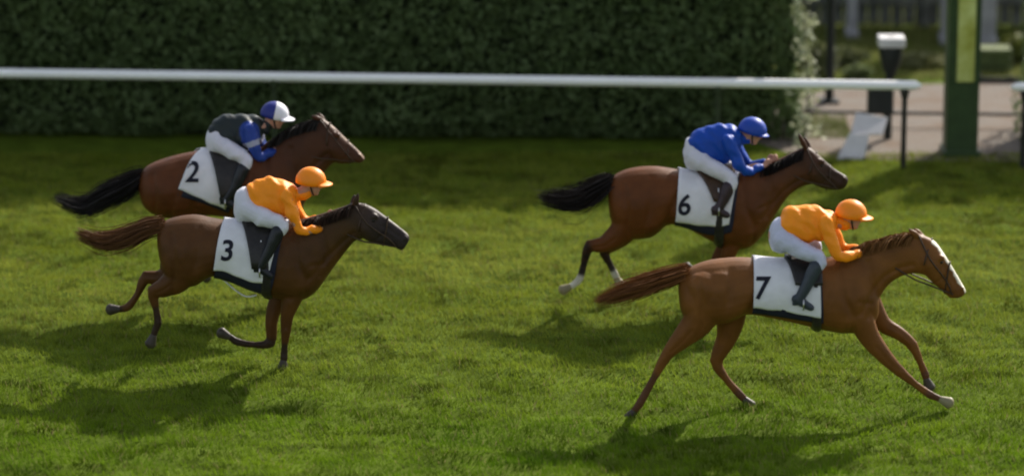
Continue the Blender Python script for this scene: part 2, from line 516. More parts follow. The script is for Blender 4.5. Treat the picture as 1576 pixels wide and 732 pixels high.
# low black path railing
a, b = on_ground(1236, 176, .0), on_ground(1700, 182, .0)
a, b = Vector((a.x, a.y - .6, .16)), Vector((b.x, b.y - .6, .16))
lr = tag(empty('path_railing', ((a.x + b.x) / 2, (a.y + b.y) / 2, 0)), 'low thin black railing crossing the gravel path', 'railing')
bf = Buf(); bf.tube([a, (a + b) / 2, b], [.02, .02, .02], n=8); bf.build('bar', M['black_metal'], lr, True)
for k in range(5):
    q = a + (b - a) * (k / 4 * .98 + .01)
    bf = Buf(); bf.tube([(q.x, q.y, 0), (q.x, q.y, .16)], [.016, .016], n=8); bf.build('post', M['black_metal'], lr, True)

a, b = on_ground(1495, 128), on_ground(1720, 130)
lr = tag(empty('lawn_edging', ((a.x + b.x) / 2, a.y, 0)), 'low dark metal edging between gravel and lawn right of the finish post', 'edging')
bf = Buf()
bf.box(((a.x + b.x) / 2, a.y, .035), (b.x - a.x, .03, .075)); bf.build('strip', M['black_metal'], lr)
for k in range(5):
    bf = Buf(); bf.box((a.x + (b.x - a.x) * (k + .3) / 5, a.y, .05), (.035, .04, .11)); bf.build('peg', M['black_metal'], lr)
# dark fence far behind, grey pillars in front of it
fy = 52.0
fr = tag(empty('fence', (6.5, fy, 0)), 'dark board fence in shade far behind the gravel path', 'fence')
bf = Buf()
for k in range(42):
    bf.box((3.6 + k * .162, fy + RNG.uniform(-.006, .006), .78 + RNG.uniform(-.02, .02)), (.15, .025, 1.5))
bf.build('board_panel', M['dark_wood'], fr)
for k in range(4):
    bf = Buf(); bf.box((3.5 + k * 2.1, fy - .07, .82), (.10, .10, 1.64)); bf.build('post', M['dark_wood'], fr, bevel=.008)
bf = Buf(); bf.box((6.9, fy - .045, 1.2), (6.9, .05, .09)); bf.box((6.9, fy - .045, .35), (6.9, .05, .09)); bf.build('crossbar', M['dark_wood'], fr)
def pillar(px0, px1, py, h, label):
    p0, p1 = on_ground(px0, py), on_ground(px1, py)
    wd = p1.x - p0.x; cx = (p0.x + p1.x) / 2
    r = tag(empty('stone_pillar', (cx, p0.y, 0)), label, 'pillar', 'grey stone pillars by the dark fence')
    bf = Buf(); bf.box((cx, p0.y + .2, h / 2), (wd, .38, h)); bf.build('shaft', M['grey_stone'], r, bevel=.015)
    bf = Buf(); bf.box((cx, p0.y + .2, h + .04), (wd + .1, .48, .08)); bf.build('cap', M['grey_stone'], r, bevel=.012)
    bf = Buf(); bf.box((cx, p0.y + .2, .05), (wd + .05, .43, .12)); bf.build('plinth', M['grey_stone'], r, bevel=.012)
pillar(1452, 1532, 72, 1.75, 'wide grey stone pillar standing right behind the green finish post')
pillar(1307, 1319, 62, 1.55, 'narrow grey stone pillar left of the white capped bollard')

# green slatted planter beside the pillar
p = on_ground(1530, 112)
r = tag(empty('planter_box', p), 'low green slatted planter box right of the finish post', 'planter')
for k in range(3):
    bf = Buf(); bf.box((p.x, p.y - .012, .05 + k * .105), (.46, .025, .085)); bf.build('slat', M['slat'], r, bevel=.005)
bf = Buf(); bf.box((p.x, p.y + .16, .15), (.42, .30, .30)); bf.build('box', M['slat'], r)

def shrub(px, py, wx, h, label, c0, c1, n=900):
    p = on_ground(px, py)
    r = tag(empty('shrub', p), label, 'shrub', 'shrubs beyond the gravel path')
    d = RNG.normal(size=(n, 3)); d /= np.linalg.norm(d, axis=1)[:, None]
    rr = RNG.random((n, 1)) ** .45
    lump = 1 + .35 * (vnoise(d[:, 0] * 2.2 + px, d[:, 2] * 2.2 + d[:, 1] * 2, 71) - .5)[:, None]
    q = d * rr * lump * np.array([wx, wx * .8, h * .52]) + np.array([0, 0, h * .53])
    me = leaf_mesh('foliage', q, .04, c0, c1); link('foliage', me, M['leaf'], r)
    bf = Buf()
    for k in range(5):
        an = k * 1.3
        bf.tube([(p.x, p.y, -.02), (p.x + math.cos(an) * wx * .3, p.y + math.sin(an) * wx * .3, h * .35), (p.x + math.cos(an) * wx * .6, p.y + math.sin(an) * wx * .5, h * .75)], [.014, .01, .005], n=6, sub=2)
    bf.build('stem', M['bark'], r, True)
def lit_hedge_leaves(px, py, h):  # added leaf column in place of the hedge's own sunlit end leaves
    p = on_ground(px, py)
    r = tag(empty('lit_hedge_leaves', p), 'slim column of pale leaves added as the sunlit right end of the tall hedge', 'lit_hedge_leaves')
    n = 750
    z = h * (.04 + .96 * RNG.random(n)); cl = np.floor(z / .16)
    ph = np.sin(cl * 12.9898) * 43758.5; ph = ph - np.floor(ph)
    wd = .035 + .055 * ph
    q = np.stack([np.sin(z * 2.3) * .05 + (ph - .5) * .13 + RNG.normal(0, 1, n) * wd, (ph - .5) * .2 + RNG.normal(0, 1, n) * wd, z + RNG.normal(0, .03, n)], -1)
    me = leaf_mesh('foliage', q, .032, (.22, .25, .12), (.62, .64, .46)); link('foliage', me, M['leaf'], r)  # sunlight on the leaves is put into these whitish colours
    bf = Buf(); zz = [h * k / 8 for k in range(9)]
    bf.tube([(p.x + math.sin(v * 2.3) * .05, p.y, v) for v in zz], [.018 - .0015 * k for k in range(9)], n=7, sub=2)
    bf.build('trunk', M['bark'], r, True)
lit_hedge_leaves(1236, 232, 2.3)
shrub(1322, 124, .17, .2, 'small pale green shrub just left of the bollard', (.11, .15, .05), (.26, .30, .13), 500)
shrub(1255, 118, .3, .42, 'bushy shrub between the hedge end and the thin pole', (.09, .11, .04), (.22, .23, .11))
shrub(1300, 100, .30, .22, 'rounded olive shrub right of the thin dark pole', (.09, .11, .04), (.20, .21, .10))
shrub(1420, 104, .36, .17, 'wide low shrub between the bollard and the finish post', (.13, .14, .05), (.26, .26, .12))
shrub(1570, 96, .35, .36, 'bright yellow green shrub at the far right edge', (.08, .10, .02), (.22, .24, .05))

# ------------------------------------------------------------------ horses
class Torso:
    def __init__(s, st, Y):
        s.Y = Y
        s.T = [at(a[0], a[1], Y) for a in st]; s.B = [at(a[2], a[3], Y) for a in st]; s.h = [a[4] for a in st]
        s.px = [(a[0] + a[2]) / 2 for a in st]; s.st = st
    def t_of(s, px):
        return float(np.interp(px, s.px, range(len(s.px))))
    def point(s, t, th, off=0.0, egg=0.14):
        i = min(int(t), len(s.T) - 2); f = t - i
        T, B, h = crv(s.T, i, f), crv(s.B, i, f), max(crv(s.h, i, f), .02)
        c = (T + B) / 2; a = (T - B) / 2
        L = a.length; a = a * ((L + off) / L)
        sn, cs = math.sin(th), math.cos(th)
        e = 2 / 2.25
        sx = math.copysign(abs(sn) ** e, sn); cx = math.copysign(abs(cs) ** e, cs)
        return c + a * sx + Vector((0, 1, 0)) * (cx * (h + off) * (1 - egg * sn))
    def into(s, buf, n=24, sub=5):
        rings = []
        K = (len(s.T) - 1) * sub
        for k in range(K + 1):
            rings.append([s.point(min(k / sub, len(s.T) - 1 - 1e-6), 2 * math.pi * j / n) for j in range(n)])
        buf.rings(rings)
    def theta_at(s, px, py):
        """angle on the near flank of the ring at px whose point is seen at row py"""
        t = s.t_of(px)
        best = None
        for k in range(61):
            th = math.pi / 2 + math.pi * 0.98 * k / 60
            p = s.point(t, th)
            d = p - CAMP
            zc = d.y * CP - d.z * SP; yc = d.y * SP + d.z * CP
            row = HH / 2 - F * yc / zc
            if best is None or abs(row - py) < best[0]: best = (abs(row - py), th)
        return best[1]

def sheet(tor, name, mt, parent, L0, L1, R0, R1, off, thick, sag=0.0, nu=18, nv=30, far=True, wrk=1.0, seed=0.0):
    """cloth over the back: L0/L1 = top/bottom pixel of its rear edge, R0/R1 of its front edge"""
    vs, fs = [], []
    thL, thR = tor.theta_at(*L1), tor.theta_at(*R1)
    rows = range(-nv, nv + 1) if far else range(0, nv + 1)
    for j in rows:
        v = abs(j) / nv
        for i in range(nu + 1):
            u = i / nu
            px = (L0[0] * (1 - v) + L1[0] * v) * (1 - u) + (R0[0] * (1 - v) + R1[0] * v) * u
            th = math.pi / 2 + ((thL * (1 - u) + thR * u) - math.pi / 2) * v
            if sag: th += sag * v * math.sin(math.pi * u)
            if j < 0: th = math.pi - th
            o = off + wrk * v * (.010 * math.sin(u * 8 + v * 4 + seed) + .006 * math.sin(u * 17 - v * 9 + seed * 2) + .006 * math.sin(v * 13 + u * 3 + seed))
            vs.append(tor.point(tor.t_of(px), th, o))
    nn = nu + 1
    for j in range(len(rows) - 1):
        for i in range(nu):
            fs.append((j * nn + i, j * nn + i + 1, (j + 1) * nn + i + 1, (j + 1) * nn + i))
    bf = Buf(); bf.add(vs, fs)
    o = bf.build(name, mt, parent, True)
    m = o.modifiers.new('thick', 'SOLIDIFY'); m.thickness = thick; m.offset = 0
    return o, BVHTree.FromPolygons(vs, fs)

def digit(ch, bvh, c, h, parent, skew=.12, wmul=.95):
    cu = bpy.data.curves.new('digit', 'FONT'); cu.body = ch; cu.size = 1; cu.offset = .02; cu.align_x = 'CENTER'; cu.align_y = 'CENTER'
    o = bpy.data.objects.new('digit', cu); COL.objects.link(o)
    dg = bpy.context.evaluated_depsgraph_get(); dg.update()
    me = bpy.data.meshes.new_from_object(o.evaluated_get(dg)); bpy.data.objects.remove(o)
    bm = bmesh.new(); bm.from_mesh(me)
    bmesh.ops.triangulate(bm, faces=bm.faces)
    bmesh.ops.subdivide_edges(bm, edges=bm.edges, cuts=2, use_grid_fill=True)
    ys = [v.co.y for v in bm.verts]; y0, y1 = min(ys), max(ys)
    xs = [v.co.x for v in bm.verts]; xm = (min(xs) + max(xs)) / 2
    off = parent_world(parent)
    for v in bm.verts:
        b = (v.co.y - (y0 + y1) / 2) / (y1 - y0); a_ = (v.co.x - xm) / (y1 - y0)
        d = ray(c[0] + (a_ * wmul + b * skew) * h, c[1] - b * h).normalized()
        loc, nor, _, _ = bvh.ray_cast(CAMP, d)
        if loc is None: loc = bvh.find_nearest(at(c[0], c[1], parent.matrix_world.translation.y + parent_world(parent).y - .3))[0]
        v.co = loc - d * .012 - off
    bm.to_mesh(me); bm.free()
    return link('number', me, M['black_ink'], parent)

def mesh_bvh(me):
    return BVHTree.FromPolygons([v.co.copy() for v in me.vertices], [tuple(p.vertices) for p in me.polygons])

def strands(paths, width, cols, rng):
    """ribbons of hair along 3-D paths"""
    bf = Buf(); cc = []
    for P, c in zip(paths, cols):
        m = len(P)
        side = Vector(rng.normal(size=3)).normalized()
        vs = []
        for k, p in enumerate(P):
            ww = width * (1 - .75 * (k / (m - 1)) ** 2)
            vs += [p - side * ww, p + side * ww]
        bf.add(vs, [(2 * k, 2 * k + 1, 2 * k + 3, 2 * k + 2) for k in range(m - 1)])
        cc += [c] * len(vs)
    return bf, np.array(cc)

def horse(c):
    Y = c['lane']; rng = np.random.default_rng(c['seed'])
    mid = at((c['torso'][5][0]), 400, Y)
    root = tag(empty('horse', (mid.x, Y, 0)), c['label'], 'horse', 'galloping racehorses')
    tor, nek, hed = Torso(c['torso'], Y), Torso(c['neck'], Y), Torso(c['head'], Y)
    bf = Buf(); tor.into(bf); nek.into(bf); hed.into(bf)
    ctrl = []                                                     # (point, radius, colour)
    coat, dark, face = np.array(c['coat']), np.array(c['dark']), np.array(c.get('face', c['coat']))
    for T, colr in ((tor, coat), (nek, np.array(c.get('neck_col', c['coat']))), (hed, face)):
        for a, b, h in zip(T.T, T.B, T.h):
            ctrl.append(((a + b) / 2, (a - b).length / 2 + .02, colr))
    ctrl.append(((hed.T[-1] + hed.B[-1]) / 2, .05, np.array(c.get('muzzle', c['dark']))))
    for leg in c['legs']:
        s = leg['s']; hind = leg['hind']
        lat = (.13, .125, .12, .11, .105, .10, .10, .10) if hind else (.12, .115, .11, .105, .10, .10, .10, .10)
        pts = [at(p[0], p[1], Y + s * lat[i]) for i, p in enumerate(leg['p'])]
        rad = [p[2] for p in leg['p']]
        fl = [r * (.72 if i == 0 else .8 if i < 2 else .85 if i < 3 else .78) for i, r in enumerate(rad)]
        bf.tube(pts[:-1] + [pts[-2].lerp(pts[-1], .3)], rad[:-1] + [rad[-2]], n=14, flat=fl[:-1] + [fl[-2]], sub=4)
        if hind:                                                  # point of hock
            hk = pts[3]; d = (pts[3] - pts[2]).normalized(); e = (pts[4] - pts[3]).normalized()
            o = (d - e).normalized() * .022
            bf.ball(hk + o - e * .02, [(.035, 0, 0), (0, .03, 0), (0, 0, .04)], 10, 6)
        else:
            bf.ball(pts[3], [(.054, 0, 0), (0, .044, 0), (0, 0, .056)], 10, 6)
        fk = pts[5]; bf.ball(fk, [(.04, 0, 0), (0, .036, 0), (0, 0, .04)], 10, 6)
        for i, (p, r) in enumerate(zip(pts, rad)):
            k = leg.get('k', 9); wh = leg.get('w', 9)
            colr = coat if i < k else dark
            if i >= wh: colr = np.array(leg.get('wc', (.55, .52, .43)))
            ctrl.append((p, max(r, .03), colr))
        for i in range(len(pts) - 1):
            k = leg.get('k', 9); wh = leg.get('w', 9)
            colr = coat if i + .5 < k else dark
            if i + .5 >= wh: colr = np.array(leg.get('wc', (.55, .52, .43)))
            ctrl.append(((pts[i] + pts[i + 1]) / 2, max((rad[i] + rad[i + 1]) / 2, .03), colr))
    # shoulder and haunch muscle
    for px, py, ax, az, ay in c.get('muscle', []):
        for s in (-1, 1):
            bf.ball(at(px, py, Y) + Vector((0, s * .14, 0)), [(ax, 0, 0), (0, ay, 0), (0, 0, az)], 14, 8)
    for (bx_, by_), (tx_, ty_), dy in c['ears']:
        b_, t_ = at(bx_, by_, Y + dy * .7), at(tx_, ty_, Y + dy)
        bf.tube([b_, b_.lerp(t_, .4), b_.lerp(t_, .75), t_], [.026, .03, .02, .007], n=10, sub=3)
        ctrl.append((t_, .03, np.array(c['dark'])))
    e_ = c['nose']
    for s in (-1, 1):
        bf.ball(at(*e_, Y + s * .042), [(.022, 0, 0), (0, .018, 0), (0, 0, .022)], 8, 6)
        bf.ball(at(c['eye'][0] + 1, c['eye'][1] - 3, Y + s * .075), [(.04, 0, 0), (0, .025, 0), (0, 0, .028)], 8, 6)
    me = remesh(bf, .0125, 4)
    V = coords(me)
    # muscle relief: grooves between the muscles, ribs, bulges (t along the trunk, f from back to belly)
    st = c['torso']
    def tf(t, f):
        i = tor.t_of(st[0][0] + t * (st[-1][0] - st[0][0])); k = min(int(i), len(st) - 2); g_ = i - k
        top = st[k][1] * (1 - g_) + st[k + 1][1] * g_; bot = st[k][3] * (1 - g_) + st[k + 1][3] * g_
        return at(st[0][0] + t * (st[-1][0] - st[0][0]), top + f * (bot - top), Y)
    XZ = V[:, [0, 2]]; dy = V[:, 1] - Y; side = np.clip(np.abs(dy) / .08, 0, 1) * np.sign(dy)
    disp = np.zeros(len(V))
    def groove(pts, wd, dp):
        dm = np.full(len(V), 9.0)
        for p, q in zip(pts[:-1], pts[1:]):
            p_, q_ = np.array((p.x, p.z)), np.array((q.x, q.z)); ab = q_ - p_
            tt = np.clip(((XZ - p_) @ ab) / (ab @ ab), 0, 1)
            dm = np.minimum(dm, np.linalg.norm(XZ - p_ - tt[:, None] * ab, axis=1))
        return -dp * np.exp(-(dm / wd) ** 2)
    def bulge(p, rx, rz, dp):
        return dp * np.exp(-((XZ[:, 0] - p.x) / rx) ** 2 - ((XZ[:, 1] - p.z) / rz) ** 2)
    G = lambda *q: [tf(*k) for k in q]
    disp += groove(G((.95, .02), (.985, .4), (.95, .8)), .03, .018)
    disp += groove(G((.80, .10), (.82, .45), (.87, .72), (.86, .95)), .03, .020)
    disp += groove(G((.90, .55), (.965, .62)), .022, .010)
    disp += groove(G((.41, .35), (.37, .65), (.33, .98)), .04, .024)
    disp += groove(G((.09, .18), (.11, .55), (.10, 1.0), (.08, 1.25)), .025, .016)
    disp += groove(G((.25, .12), (.24, .5), (.20, .9)), .03, .010)
    disp += groove(G((.36, .82), (.55, .88), (.78, .93)), .03, .010)
    for t_ in (.45, .50, .55, .60, .65, .70, .75):
        disp += groove(G((t_ + .02, .28), (t_ - .01, .55), (t_ - .03, .8)), .014, .0045)
    disp += bulge(tf(.17, .42), .16, .15, .028) + bulge(tf(.24, .80), .10, .09, .018) + bulge(tf(.20, .12), .14, .06, .012)
    disp += bulge(tf(.89, .55), .09, .12, .020) + bulge(tf(.86, .82), .07, .06, .022) + bulge(tf(.97, .62), .05, .08, .014)
    ng = [nek.T[i].lerp(nek.B[i], .74) for i in range(len(nek.T) - 1)]
    disp += groove(ng, .025, .014)
    disp += bulge(nek.T[1].lerp(nek.B[1], .4), .10, .10, .014)
    cheek = hed.T[1].lerp(hed.B[1], .66); disp += bulge(cheek, .075, .075, .016)
    disp += groove([hed.T[3].lerp(hed.B[3], .30), hed.T[5].lerp(hed.B[5], .35)], .018, .010)
    disp += groove([hed.T[2].lerp(hed.B[2], .9), hed.T[3].lerp(hed.B[3], .55), hed.T[4].lerp(hed.B[4], .6)], .014, .008)
    for leg in c['legs']:                                          # tendon groove along forearm and cannon, on its own side only
        s_ = leg['s']; pp = [at(q[0], q[1], Y + s_ * .11) for q in leg['p']]
        disp += np.where(dy * s_ > 0, groove([pp[3].lerp(pp[4], .25), pp[4], pp[4].lerp(pp[5], .7)], .008, .006), 0)
        disp += np.where(dy * s_ > 0, groove([pp[1].lerp(pp[2], .5), pp[2], pp[3].lerp(pp[2], .25)], .014, .008), 0)
    disp += (vnoise(V[:, 0] * 9 + V[:, 1] * 4, V[:, 2] * 7, c['seed']) - .5) * .006
    V[:, 1] += side * disp; set_coords(me, V)
    C = np.array([list(p[0]) for p in ctrl]); R = np.array([p[1] for p in ctrl]); K = np.array([p[2] for p in ctrl])
    D = np.linalg.norm(V[:, None, :] - C[None], axis=2) / R[None]
    wt = 1 / (D + .15) ** 5
    colv = (wt @ K) / wt.sum(1)[:, None]
    if 'blaze_sheen' in c:  # face stripe: natural white marking, elsewhere forehead sheen put into the colour
        bz = [at(p[0], p[1], Y) for p in c['blaze_sheen'][0]]; wz = c['blaze_sheen'][1]
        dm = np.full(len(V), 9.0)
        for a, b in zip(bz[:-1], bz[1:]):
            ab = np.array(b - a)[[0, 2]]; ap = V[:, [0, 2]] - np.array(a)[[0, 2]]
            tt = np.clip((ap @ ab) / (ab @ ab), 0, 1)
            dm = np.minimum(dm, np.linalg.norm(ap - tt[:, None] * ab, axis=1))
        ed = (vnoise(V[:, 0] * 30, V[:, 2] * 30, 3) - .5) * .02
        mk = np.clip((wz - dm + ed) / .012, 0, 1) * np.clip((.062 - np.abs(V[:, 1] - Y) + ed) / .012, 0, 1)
        colv = colv * (1 - mk[:, None]) + np.array(c['blaze_sheen'][2] if len(c['blaze_sheen']) > 2 else (.85, .80, .66)) * mk[:, None]
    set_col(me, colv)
    bvh = mesh_bvh(me)
    place(me, 'body', M['coat'], root)
    # hooves
    for leg in c['legs']:
        s = leg['s']; P_ = leg['p']
        a, b = at(P_[-2][0], P_[-2][1], Y + s * .10), at(P_[-1][0], P_[-1][1], Y + s * .10)
        d = (b - a).normalized()
        hb = Buf()
        hb.tube([b - d * .085, b - d * .045, b - d * .012], [.034, .045, .055], n=14, sub=2, flat=[.032, .04, .047])
        hb.build('hoof', M['pale_hoof'] if leg.get('pale') else M['hoof'], root, True)
    # eyes
    for s in (-1, 1):
        eb = Buf()
        hit = bvh.ray_cast(at(*c['eye'], Y) + Vector((0, s * .6, 0)), Vector((0, -s, 0)))[0] or at(*c['eye'], Y + s * .08)
        eb.ball(hit - Vector((0, s * .008, 0)), [(.02, 0, 0), (0, .016, 0), (0, 0, .017)], 10, 8)
        eb.build('eye', M['eye'], root, True)
    # tail
    T = [at(p[0], p[1], Y) for p in c['tail']]; TW = [p[2] for p in c['tail']]
    paths, cols = [], []
    hc_ = np.array(c['hair'])
    for k in range(1500):
        ox = rng.normal(0, 1, 3); L = rng.uniform(.45, 1.0); pts = []
        ww = rng.normal(0, .35, 3)
        for q in range(15):
            f = q / 14 * L * (len(T) - 1.0001); i = int(f); ff = f - i
            r = TW[i] * (1 - ff) + TW[i + 1] * ff
            wob = np.sin(q * .7 + ww * 5) * .25 * (q / 14)
            pts.append(crv(T, i, ff) + Vector((ox[0] * .4, (ox[1] + wob[1]) * .8, (ox[2] + wob[2]) * .55)) * r)
        paths.append(pts); cols.append(hc_ * rng.uniform(.75, 1.25))
    b2, cc = strands(paths, .0052, cols, rng)
    core = Buf(); core.tube(T[:-1], [w_ * .7 for w_ in TW[:-1]], n=10, sub=4)
    cc = np.vstack([cc, np.tile(hc_ * .8, (len(core.v), 1))]); b2.add(core.v, core.f)
    o = b2.build('tail', M['hair'], root); set_col(o.data, cc)
    # mane
    paths, cols = [], []
    mc = np.array(c.get('mane_col', c['hair']))
    CR = [nek.T[i] for i in range(len(nek.T))]
    for k in range(1500):
        f = rng.uniform(.9, len(CR) - 1.001); i = int(f)
        p0 = crv(CR, i, f - i) + Vector((0, rng.normal(0, .018), -.02))
        tang = (crv(CR, i, min(f - i + .15, 1)) - crv(CR, i, max(f - i - .15, 0))).normalized()
        up = Vector((-tang.z, 0, tang.x))
        ln = rng.uniform(.06, .17) * c.get('mane_len', 1.0); sd = rng.normal(0, .35) - .75
        pts = []
        for q in range(6):
            g_ = q / 5
            pts.append(p0 + up * (.032 * math.sin(g_ * 2.4) * ln / .12) - tang * (g_ * ln * .8) + Vector((0, sd * .10 * g_, -.09 * g_ * g_)))
        paths.append(pts); cols.append(mc * rng.uniform(.6, 1.4))
    b2, cc = strands(paths, .0055, cols, rng)
    o = b2.build('mane', M['hair'], root); set_col(o.data, cc)
    # saddle cloth and saddle
    L0, L1, R0, R1 = c['cloth']
    dn = c.get('pad_drop', 16)
    sheet(tor, 'under_pad', M['navy'], root, (L0[0] + 2, L0[1]), (L1[0] - 1, L1[1] + dn), (R0[0] + 1, R0[1]), (R1[0] + 4, R1[1] + dn), .006, .006, wrk=0)
    cl, cb_ = sheet(tor, 'saddle_cloth', M['white_cloth'], root, L0, L1, R0, R1, .021, .007, sag=c.get('sag', 0), wrk=.8, seed=c['seed'])
    digit(c['number'], cb_, c['num_at'], c['num_h'], cl, c.get('num_skew', .12))
    s0, s1, sy = c['saddle']
    f0, f1 = c.get('flap', (.25, .95))
    sheet(tor, 'saddle', c.get('saddle_mat', M['leather']), root, (s0, 0), (s0 + (s1 - s0) * f0, sy), (s1, 0), (s0 + (s1 - s0) * f1, sy), .045, .03, nu=10, nv=14, wrk=0)
    gx_ = c['girth']
    gb = Buf(); rg = []
    for px in (gx_ - 7, gx_ - 3, gx_ + 3, gx_ + 7):
        rg.append([tor.point(tor.t_of(px), 2 * math.pi * j / 36, .028 if abs(px - gx_) < 5 else .012) for j in range(36)])
    gb.rings(rg); gb.build('girth', M['leather'], root, True)
    if 'loose' in c:
        lb = Buf(); lb.tube([at(p[0], p[1], Y - .10) for p in c['loose']], [.008] * len(c['loose']), n=6, sub=3)
        o = lb.build('loose_strap', M['white_cloth'], root, True); o['label'] = 'pale loose strap hanging under the belly'
    # bridle: straps lying on the head
    def onhead(px, py, s=-1):
        o = at(px, py, Y) + Vector((0, s * .7, 0))
        h_ = bvh.ray_cast(o, Vector((0, -s, 0)))[0]
        return (h_ + Vector((0, s * .006, 0))) if h_ else at(px, py, Y + s * .05)
    def strap(pts, r=.0075, closed=True):
        nb = [onhead(*p) for p in pts]; fb = [onhead(*p, s=1) for p in pts]
        P_ = nb + fb[::-1] if closed else nb
        b_ = Buf(); b_.tube(P_ + ([nb[0]] if closed else []), [r] * (len(P_) + int(closed)), n=6, sub=3, lat=Vector((.6, .3, .74)))
        return b_
    br = Buf()
    for stp in c['straps']:
        q = strap(stp); br.add(q.v, q.f)
    br.build('bridle', c.get('bridle_mat', M['brown_leather']), root, True)
    bit = c['bit']
    hands = c['hands']
    for s in (-1, 1):
        a = onhead(*bit, s=s); hnd = at(hands[0], hands[1], Y + s * .05)
        midp = a.lerp(hnd, .5) + Vector((0, s * .06, -.03))
        rb = Buf(); rb.tube([a, a.lerp(midp, .6), midp, midp.lerp(hnd, .6), hnd], [.0075] * 5, n=6, sub=4)
        rb.build('rein', M['brown_leather'], root, True)
    # stirrups
    for s, (sx, sy_), (tx_, ty_) in ((-1, c['stirrup'], c['stirrup_top']), (1, c['stirrup'], c['stirrup_top'])):
        ft = at(sx, sy_, Y + s * .31) if s < 0 else at(sx, sy_, Y - .31) + Vector((0, .62, 0))
        tp = at(tx_, ty_, Y - .26); tp.y = Y + s * .27
        sb = Buf(); sb.tube([tp, ft + Vector((0, 0, .1))], [.009, .009], n=6, sub=2)
        ring = [ft + Vector((.0, .055 * math.cos(a_), .04 + .055 * math.sin(a_))) for a_ in [2 * math.pi * k / 12 for k in range(13)]]
        sb.tube(ring, [.007] * 13, n=6, sub=1, lat=Vector((1, 0, 0)))
        sb.build('stirrup', M['steel'], root, True)
    return root

# ------------------------------------------------------------------ riders
def add_hand(bf, wrist, fwd, side, s):
    """gloveless fist closed on the rein: palm, four unequal fingers, thumb"""
    fwd = fwd.normalized(); up = Vector((0, 0, 1)) - fwd * fwd.z; up.normalize(); lat = fwd.cross(up)
    pc = wrist + fwd * .05
    bf.tube([wrist, wrist + fwd * .03, wrist + fwd * .085], [.026, .038, .04], n=10, flat=[.02, .018, .016], lat=lat)
    for k, (L, r) in enumerate(((.066, .0095), (.074, .01), (.069, .0095), (.055, .0085))):
        b = wrist + fwd * .083 + up * (.03 - .02 * k)
        k1 = b + fwd * (L * .42) - lat * s * .004
        k2 = k1 + (fwd * .25 - lat * s * 1.0).normalized() * (L * .33) * -1 * s * -1
        k3 = k2 - fwd * (L * .3)
        bf.tube([b - fwd * .02, b, k1, k2, k3], [r, r * 1.1, r, r * .92, r * .8], n=8, sub=2, lat=up)
    tb = wrist + fwd * .03 + up * .034
    bf.tube([tb, tb + fwd * .03 + up * .012, tb + fwd * .058 + up * .006 - lat * s * -.012, tb + fwd * .074 - up * .004], [.014, .012, .011, .009], n=8, sub=2, lat=lat)

